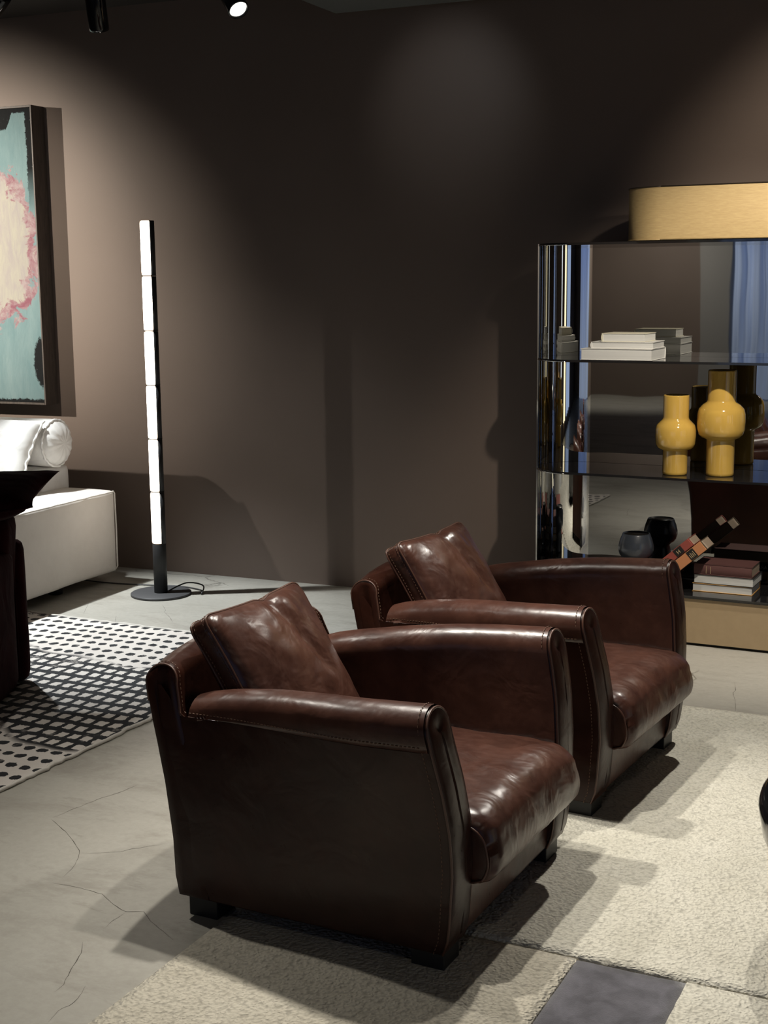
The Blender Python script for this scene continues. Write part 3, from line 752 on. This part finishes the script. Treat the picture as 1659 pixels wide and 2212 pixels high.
b = bmesh.new(); tube(b, [Vector((xe-.002+.003*math.sin(k*1.9), cy+(R0*.965+.004*noise.noise(Vector((k*.7, 0, 0))))*math.cos(2*PI*k/70), cz+(R0*.965+.004*noise.noise(Vector((k*.7, 3, 0))))*math.sin(2*PI*k/70))) for k in range(71)], .0065, 6)
S('bolster_seam', b, SOFA)
# loose cushion leaning on the bolster
def pillow(hw, hh, th, m, n=26, seed=0, pinch=.5):
    b = bmesh.new(); sides = []
    for sd in (1, -1):
        grid = []
        for j in range(n+1):
            row = []
            for i in range(n+1):
                u = -1+2*i/n; v_ = -1+2*j/n; e = max(0, (1-u*u)*(1-v_*v_))
                x = hw*u*(1-.05*(1-v_*v_)*0-.06*(1-abs(v_)**2)*abs(u)); y = hh*v_*(1-.06*(1-abs(u)**2)*abs(v_))
                z = sd*(th*e**pinch+(.006*noise.noise(Vector((u*2.5, v_*2.5, seed+sd)))+.008*noise.noise(Vector((u*7, v_*5, seed)))*e**.3)*min(1, e*8))
                row.append(Vector((x, y, z)))
            grid.append(row)
        sides.append(grid)
    for gi, grid in enumerate(sides):
        vv = [[b.verts.new(p) for p in r] for r in grid]
        for r1, r2_ in zip(vv, vv[1:]):
            for i in range(n): b.faces.new((r1[i], r1[i+1], r2_[i+1], r2_[i]))
    bmesh.ops.remove_doubles(b, verts=b.verts[:], dist=.0004)
    return b
b = pillow(.40, .19, .085, SOFA, 26, 2, .33)
mt = Matrix.Translation((-4.60, 5.335, .675)) @ Matrix.Rotation(math.radians(58), 4, 'X')
for v in b.verts: v.co = mt @ v.co
S('cushion', b, SOFA)
b = bmesh.new(); ed = []
for k in range(0, 41):
    v_ = -1+2*k/40; ed.append(mt @ Vector((.40*1.0*(1-.06*(1-v_*v_)*1)+.004*math.sin(k*1.1), .19*v_, .003*math.sin(k*.9))))
tube(b, ed, .006, 6); S('cushion_seam', b, SOFA)
for x, y in ((-4.12, 5.35), (-4.12, 4.72), (-6.5, 5.35), (-6.5, 4.72)):
    zf = .0125 if y < 5 else 0
    b = bmesh.new(); lathe(b, [(.0001, zf), (.035, zf), (.035, .07), (.0001, .07)], 20, x, y); S('leg', b, BLACKMET)

# ------------------------------------------------------------------ burgundy armchair at the left edge
bc = thing('velvet_armchair', 'burgundy velvet armchair at the left edge, seen from behind', 'armchair', (-3.7, 4.1, 0), 0)
T0 = Vector((-3.7, 4.1, 0))
def V(name, b, m=BURG, par=None):
    for v in b.verts: v.co -= T0
    return obj(name, b, m, par or bc)
def taper(b, k, z0=.3):
    for v in b.verts: v.co.x += k*(v.co.z-z0); 
    return b
A22 = math.radians(22)
bc.location = (-3.27, 4.08, 0.0125); bc.rotation_euler = (0, 0, A22)
T0 = Vector((0, 0, 0))
# drawn with its far right corner at the origin: x to the left is negative, y towards the viewer is negative
def lean_x(b, k):
    for v in b.verts: v.co.x += k*max(0, v.co.z-.25)
    return b
V('back_shell', lean_x(soft_box(-.90, -.035, -.20, -.045, .0, .655, .04, 12, .003, 0, 1), .08))
V('arm', soft_box(-.17, -.005, -.85, -.10, .0, .54, .05, 12, .003, 0, 2))
V('arm', soft_box(-.90, -.74, -.85, -.10, .0, .54, .05, 12, .003, 0, 3))
V('rear_panel', soft_box(-.86, -.002, -.06, .022, .0, .545, .035, 12, .003, 0, 7))
V('seat', soft_box(-.73, -.18, -.82, -.20, .03, .40, .05, 12, .004, .02, 4))
b = bmesh.new(); tube(b, [Vector((-.028, -.062, z_)) for z_ in [.04+.48*k/20 for k in range(21)]], .0035, 6); V('piping', b)
b = pillow(.50, .20, .085, BURG, 26, 6, .42)
mt = Matrix.Translation((-.375, -.10, .695)) @ Matrix.Rotation(math.radians(-3), 4, 'Y') @ Matrix.Rotation(math.radians(10), 4, 'X')
for v in b.verts:
    u = v.co.x/.50; v.co.z += .030*abs(u)**3; v.co = mt @ v.co
V('head_cushion', b)
b = bmesh.new(); tube(b, [mt @ Vector((.50*(-1+2*k/50), -.20*(1-.06*(1-(-1+2*k/50)**2))+.003*math.sin(k), .030*abs(-1+2*k/50)**3)) for k in range(51)], .005, 6); V('cushion_piping', b)

# ------------------------------------------------------------------ coffee table at the right edge
ct = thing('coffee_table', 'low round coffee table with black curved rim at the right edge', 'table', (.02, 3.135, .0145), 0)
b = bmesh.new(); prof = [(.0001, 0), (.20, 0), (.25, .01), (.33, .06), (.40, .14), (.445, .24), (.455, .30), (.450, .318), (.440, .324), (.430, .318)]
lathe(b, prof, 96); obj('table_body', b, GLOSSBLK, ct)
b = bmesh.new(); lathe(b, [(.0001, .3135), (.432, .3135), (.432, .3185), (.0001, .3185)], 96); obj('tabletop', b, plain('bronze_top', (.085, .065, .048), .35), ct)

# ------------------------------------------------------------------ mirrored shelf unit
CA = math.radians(-2.48); C0 = Vector((-1.101, 5.51, 0))
cab = thing('shelf_unit', 'smoked mirror display shelf with polished curved end and tan base', 'shelf', C0, CA)
def stadium(x0, x1, y0, y1, seg=24, rr=None):
    R = (y1-y0)/2 if rr is None else rr; cyy = (y0+y1)/2; pts = []
    for k in range(seg+1):
        a = -PI/2-PI*k/seg; pts.append((x0+R+R*math.cos(a), cyy+R*math.sin(a)))
    for k in range(seg+1):
        a = PI/2-PI*k/seg; pts.append((x1-R+R*math.cos(a), cyy+R*math.sin(a)))
    return pts
def slab(b, pts, z0, z1):
    loft(b, [[(x, y, z0) for x, y in pts], [(x, y, z1) for x, y in pts]], True, True, True)
SX0, SX1, D = -.690, 1.55, .345
for z in (.682, 1.151, 1.626):
    b = bmesh.new(); slab(b, stadium(SX0+.004, SX1-.004, 0, D-.002), z, z+.010); sh = obj('shelf', b, SHELF, cab, False)
    b = bmesh.new(); P_ = stadium(SX0+.004, SX1-.004, 0, D-.002); tube(b, [(x, y, z+.0025) for x, y in P_[:26]]+[(x, y, z+.0025) for x, y in P_[26:]], .0022, 6); obj('metal_edge', b, STEELEDGE, sh)
# wrapped back: flat smoked mirror and bright curved ends
def strip(path, th, z0, z1, name, m):
    b = bmesh.new(); n = len(path); inn = []; out = []
    for i, p in enumerate(path):
        a = Vector(path[max(i-1, 0)]); c = Vector(path[min(i+1, n-1)]); d = (c-a).normalized(); nr = Vector((-d.y, d.x))
        inn.append(Vector(p)); out.append(Vector(p)+nr*th)
    ring = inn+out[::-1]; loft(b, [[(p.x, p.y, z0) for p in ring], [(p.x, p.y, z1) for p in ring]], True, True, True)
    return obj(name, b, m, cab, False)
R_ = D/2+.002
endp = [(SX0+R_+R_*math.cos(a), D/2+R_*math.sin(a)) for a in [PI*1.03-(PI*.53)*k/80 for k in range(81)]]
endp2 = [(SX1-R_+R_*math.cos(a), D/2+R_*math.sin(a)) for a in [PI/2-(PI*.53)*k/80 for k in range(81)]]
for f_ in (strip(endp, .006, .03, 1.636, 'curved_end_panel', STEEL), strip(endp2, .006, .03, 1.636, 'curved_end_panel', STEEL)):
    f_['label'] = 'polished steel curved end'
strip([(endp[-1][0]+.0005, D+.002), (endp2[0][0]-.0005, D+.002)], .006, .03, 1.636, 'mirror_panel', MIRROR)
# rear uprights so the shelves are carried
b = bmesh.new(); slab(b, stadium(SX0+.02, SX1-.02, .012, D-.004), .012, .198); obj('base_panel', b, TAN, cab, False)
b = bmesh.new(); slab(b, stadium(SX0+.03, SX1-.03, .03, D-.02), 0, .0125); obj('plinth', b, BLACKWOOD, cab, False)
b = bmesh.new(); slab(b, stadium(SX0+.01, SX1-.01, .004, D-.003), .1985, .210); obj('base_top', b, SHELF, cab, False)

def on_cab(s, e, z): 
    ex = Vector((math.cos(CA), math.sin(CA), 0)); ey = Vector((-math.sin(CA), math.cos(CA), 0)); return C0+ex*s+ey*e+Vector((0, 0, z))
# vases
def vase(prof, s, e, z, m, label, cat, name, group, inner):
    t = thing(name, label, cat, on_cab(s, e, z), 0, group)
    b = bmesh.new(); lathe(b, [(.0001, 0)]+prof+[(prof[-1][0]-.004, prof[-1][1]-.002), (prof[-1][0]-.0045, prof[-1][1]-.02)], 56); obj('body', b, m, t)
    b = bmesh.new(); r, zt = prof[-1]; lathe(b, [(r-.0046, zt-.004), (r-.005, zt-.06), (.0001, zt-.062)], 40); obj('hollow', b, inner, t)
    return t
vs_small = [(.047, 0), (.0500, .003), (.0505, .012), (.0505, .098), (.0515, .101), (.066, .106), (.0745, .113), (.0800, .128), (.0825, .160), (.0815, .186), (.0765, .204), (.062, .219), (.0535, .228), (.0518, .236), (.0518, .322), (.0505, .327)]
vs_tall = [(.053, 0), (.0560, .003), (.0565, .012), (.0565, .143), (.0580, .148), (.078, .157), (.0890, .168), (.0945, .188), (.0965, .222), (.0950, .252), (.0900, .272), (.074, .290), (.0590, .300), (.0568, .308), (.0568, .424), (.0555, .429)]
vase(vs_small, -.076, .112, .6925, YELLOW, 'shorter mustard yellow vase with bulging waist on middle shelf', 'vase', 'yellow_vase', 'mustard vases on the middle shelf', VASE_IN)
vase(vs_tall, .100, .150, .6925, YELLOW, 'taller mustard yellow vase with bulging waist on middle shelf', 'vase', 'yellow_vase', 'mustard vases on the middle shelf', VASE_IN)
bowl = [(.058, 0), (.060, .004), (.0585, .012), (.054, .035), (.047, .065), (.0425, .086), (.0415, .094), (.045, .102), (.058, .112), (.0690, .125), (.0745, .145), (.0740, .163), (.068, .188), (.0585, .212), (.0565, .216)]
vase(bowl, -.243, .150, .2105, NAVY, 'dark navy goblet shaped vessel on the base shelf behind the armchair', 'vase', 'goblet_vase', 'vessel on the base shelf', VASE_IN)

# books: cover boards, spine, page block
def book(w, d, h, cover, pages, label, M, spine='back', group=None, round_spine=True, over=.003):
    t = thing('book', label, 'book', (0, 0, 0), 0, group); t.matrix_world = M
    c = .0022
    b = bmesh.new(); box(b, 0, w, 0, d, 0, c, .0006, 1); obj('cover', b, cover, t, False)
    b = bmesh.new(); box(b, 0, w, 0, d, h-c, h, .0006, 1); obj('cover', b, cover, t, False)
    b = bmesh.new()
    if spine == 'back': # spine along the far long side
        pr_ = [(d-.003+.005*math.sin(PI*k/8), h*k/8) for k in range(9)]+[(d-.006, h), (d-.006, 0)]
        loft(b, [[(0, y, z) for y, z in pr_], [(w, y, z) for y, z in pr_]], True, True, True); obj('spine', b, cover, t, False)
        b = bmesh.new(); box(b, over, w-over, over, d-.004, c, h-c); obj('pages', b, pages, t, False)
    elif spine == 'front':
        pr_ = [(.003-.005*math.sin(PI*k/8), h*k/8) for k in range(9)]+[(.006, h), (.006, 0)]
        loft(b, [[(0, y, z) for y, z in pr_], [(w, y, z) for y, z in pr_]], True, True, True); obj('spine', b, cover, t, False)
        b = bmesh.new(); box(b, over, w-over, .004, d-over, c, h-c); obj('pages', b, pages, t, False)
    else: # left
        pr_ = [(.003-.005*math.sin(PI*k/8), h*k/8) for k in range(9)]+[(.006, h), (.006, 0)]
        loft(b, [[(x, 0, z) for x, z in pr_], [(x, d, z) for x, z in pr_]], True, True, True); obj('spine', b, cover, t, False)
        b = bmesh.new(); box(b, .004, w-over, over, d-over, c, h-c); obj('pages', b, pages, t, False)
    return t
def cabM(s, e, z, rz=0): return Matrix.Translation(on_cab(s, e, z)) @ Matrix.Rotation(CA+math.radians(rz), 4, 'Z')
def text(s, size, par, M, m, name='lettering'):
    cu_ = bpy.data.curves.new(name, 'FONT'); cu_.body = s; cu_.size = size; cu_.extrude = .0003; cu_.materials.append(m)
    o = bpy.data.objects.new(name, cu_); me = bpy.data.meshes.new_from_object(o); bpy.data.objects.remove(o); bpy.data.curves.remove(cu_)
    o = bpy.data.objects.new(name, me); COL.objects.link(o); o.parent = par; o.matrix_local = M; o['kind'] = 'stuff'; return o
g_top = 'white books stacked on the upper shelf'
bk1 = book(.300, .215, .046, WHITEC, PAGES, 'largest white book, bottom of the stack on the upper shelf', cabM(-.455, .012, 1.1615, 0), 'back', g_top)
bk2 = book(.262, .185, .027, WHITEC, PAGES, 'middle white book of the stack on the upper shelf', cabM(-.415, .022, 1.208, 1), 'left', g_top)
bk3 = book(.185, .150, .034, CREAMC, PAGES, 'cream book topmost of the stack on the upper shelf', cabM(-.375, .040, 1.2355, -2), 'left', g_top)
def back_text(txt, size, bk, x, z, y, m): return text(txt, size, bk, Matrix.Translation((x, y, z)) @ Matrix.Rotation(PI, 4, 'Z') @ Matrix.Rotation(PI/2, 4, 'X'), m)
back_text('INSIDE', .022, bk1, .20, .014, .2186, INK)
g_base = 'books stacked on the base of the shelf unit'
b1 = book(.246, .165, .034, plain('amber_cover', (.55, .30, .08), .5), PAGES, 'bottom book of the base stack, white pages and amber cover', cabM(.012, .100, .2105, 0), 'back', g_base)
b2 = book(.246, .165, .037, BLACKC, PAGES, 'white-paged book with black spine just below the plum book', cabM(.016, .102, .245, -1), 'back', g_base)
b3 = book(.236, .160, .045, BURGC, OLDPAGES, 'plum cloth book topmost of the base stack', cabM(.018, .100, .2825, -1), 'front', g_base)
back_text('ARABIAN DESIGN 1', .022, b2, .235, .011, .1686, SILVER)
for x in (.050, .068):
    b = bmesh.new(); box(b, x, x+.0016, -.0028, -.0020, .006, .036); obj('spine_print', b, GOLD, b3, False)
# old books leaning against the stack
def lean(s, e, z, ang, L_, W2, th, cov, label, sp, lab):
    # local x runs up along the lean, local y towards the wall, local z is the thickness
    M = Matrix.Translation(on_cab(s, e, z)) @ Matrix.Rotation(CA, 4, 'Z') @ Matrix.Rotation(math.radians(-ang), 4, 'Y')
    t = book(L_, W2, th, cov, OLDPAGES, label, M, 'front', 'old books leaning on the base stack')
    b = bmesh.new(); box(b, sp[0], sp[1], -.0046, .0012, .0004, th-.0004, .001, 1); obj('spine_cloth', b, ORANGEC if lab == 'o' else REDC, t, False)
    b = bmesh.new(); box(b, sp[2], sp[3], -.0054, -.0044, .002, th-.002); lb = obj('spine_label', b, LABELC, t, False)
    if lab == 'r': text('H', th*.62, lb, Matrix.Translation((sp[2]+.010, -.0056, th*.26)) @ Matrix.Rotation(PI/2, 4, 'X'), GOLD)
    else:
        for q in range(4):
            b = bmesh.new(); box(b, sp[2]+.006+.0068*q, sp[2]+.0078+.0068*q, -.0060, -.0054, th*.22, th*(.62+.1*(q % 2))); obj('gilt_line', b, GOLD, lb, False)
    return t
lean(-.126, .035, .2125, 42, .285, .130, .044, OLIVEC, 'old book with orange spine and black label leaning on the book stack', (.0, .282, .205, .240), 'o')
lean(-.157, .040, .2475, 42, .250, .125, .036, REDC, 'old book with faded red spine lying on the orange-spined one', (.0, .247, .165, .205), 'r')

# lampshade on top of the unit
tl = thing('table_lamp', 'wide ochre drum lampshade standing on top of the shelf unit', 'lamp', on_cab(.54, .175, 1.6365), CA)
b = bmesh.new(); lathe(b, [(.0001, 0), (.11, 0), (.11, .012), (.0001, .012)], 40); obj('base', b, BLACKMET, tl)
b = bmesh.new(); lathe(b, [(.0001, .012), (.012, .012), (.012, .14), (.0001, .14)], 16); obj('pole', b, BLACKMET, tl)
b = bmesh.new(); P_ = stadium(-.83, .83, -.21, .13, 30); cyy = -.04
def off(P, k): 
    out = []
    for x, y in P:
        sx = max(-.66, min(.66, x)); d = Vector((x-sx, y-cyy)); d = d.normalized()*(d.length+k) if d.length > 1e-6 else d; out.append((sx+d.x, cyy+d.y))
    return out
rings = [[(x, y, z) for x, y in off(P_, k)] for k, z in ((0, .001), (0, .205), (-.003, .209), (-.010, .209), (-.010, .001), (0, .001))]
loft(b, rings); obj('lamp_shade', b, SHADE, tl, True)
for z in (.003, .207):
    b = bmesh.new(); q = off(P_, .0015); tube(b, [(x, y, z) for x, y in q+[q[0]]], .0022, 6); obj('shade_rim', b, plain('dark_rim', (.03, .02, .012), .5) if z > .1 else SHADE, tl)
b = bmesh.new(); slab(b, off(P_, -.011), .186, .190); obj('diffuser', b, plain('pale_diffuser', (.55, .45, .30), .6), tl, False)
b = bmesh.new(); box(b, -.7, .7, -.045, -.035, .138, .146, .001, 1); box(b, -.01, .01, -.045, .01, .13, .146); obj('shade_bracket', b, BLACKMET, tl, False)
print('objects', len(bpy.data.objects))
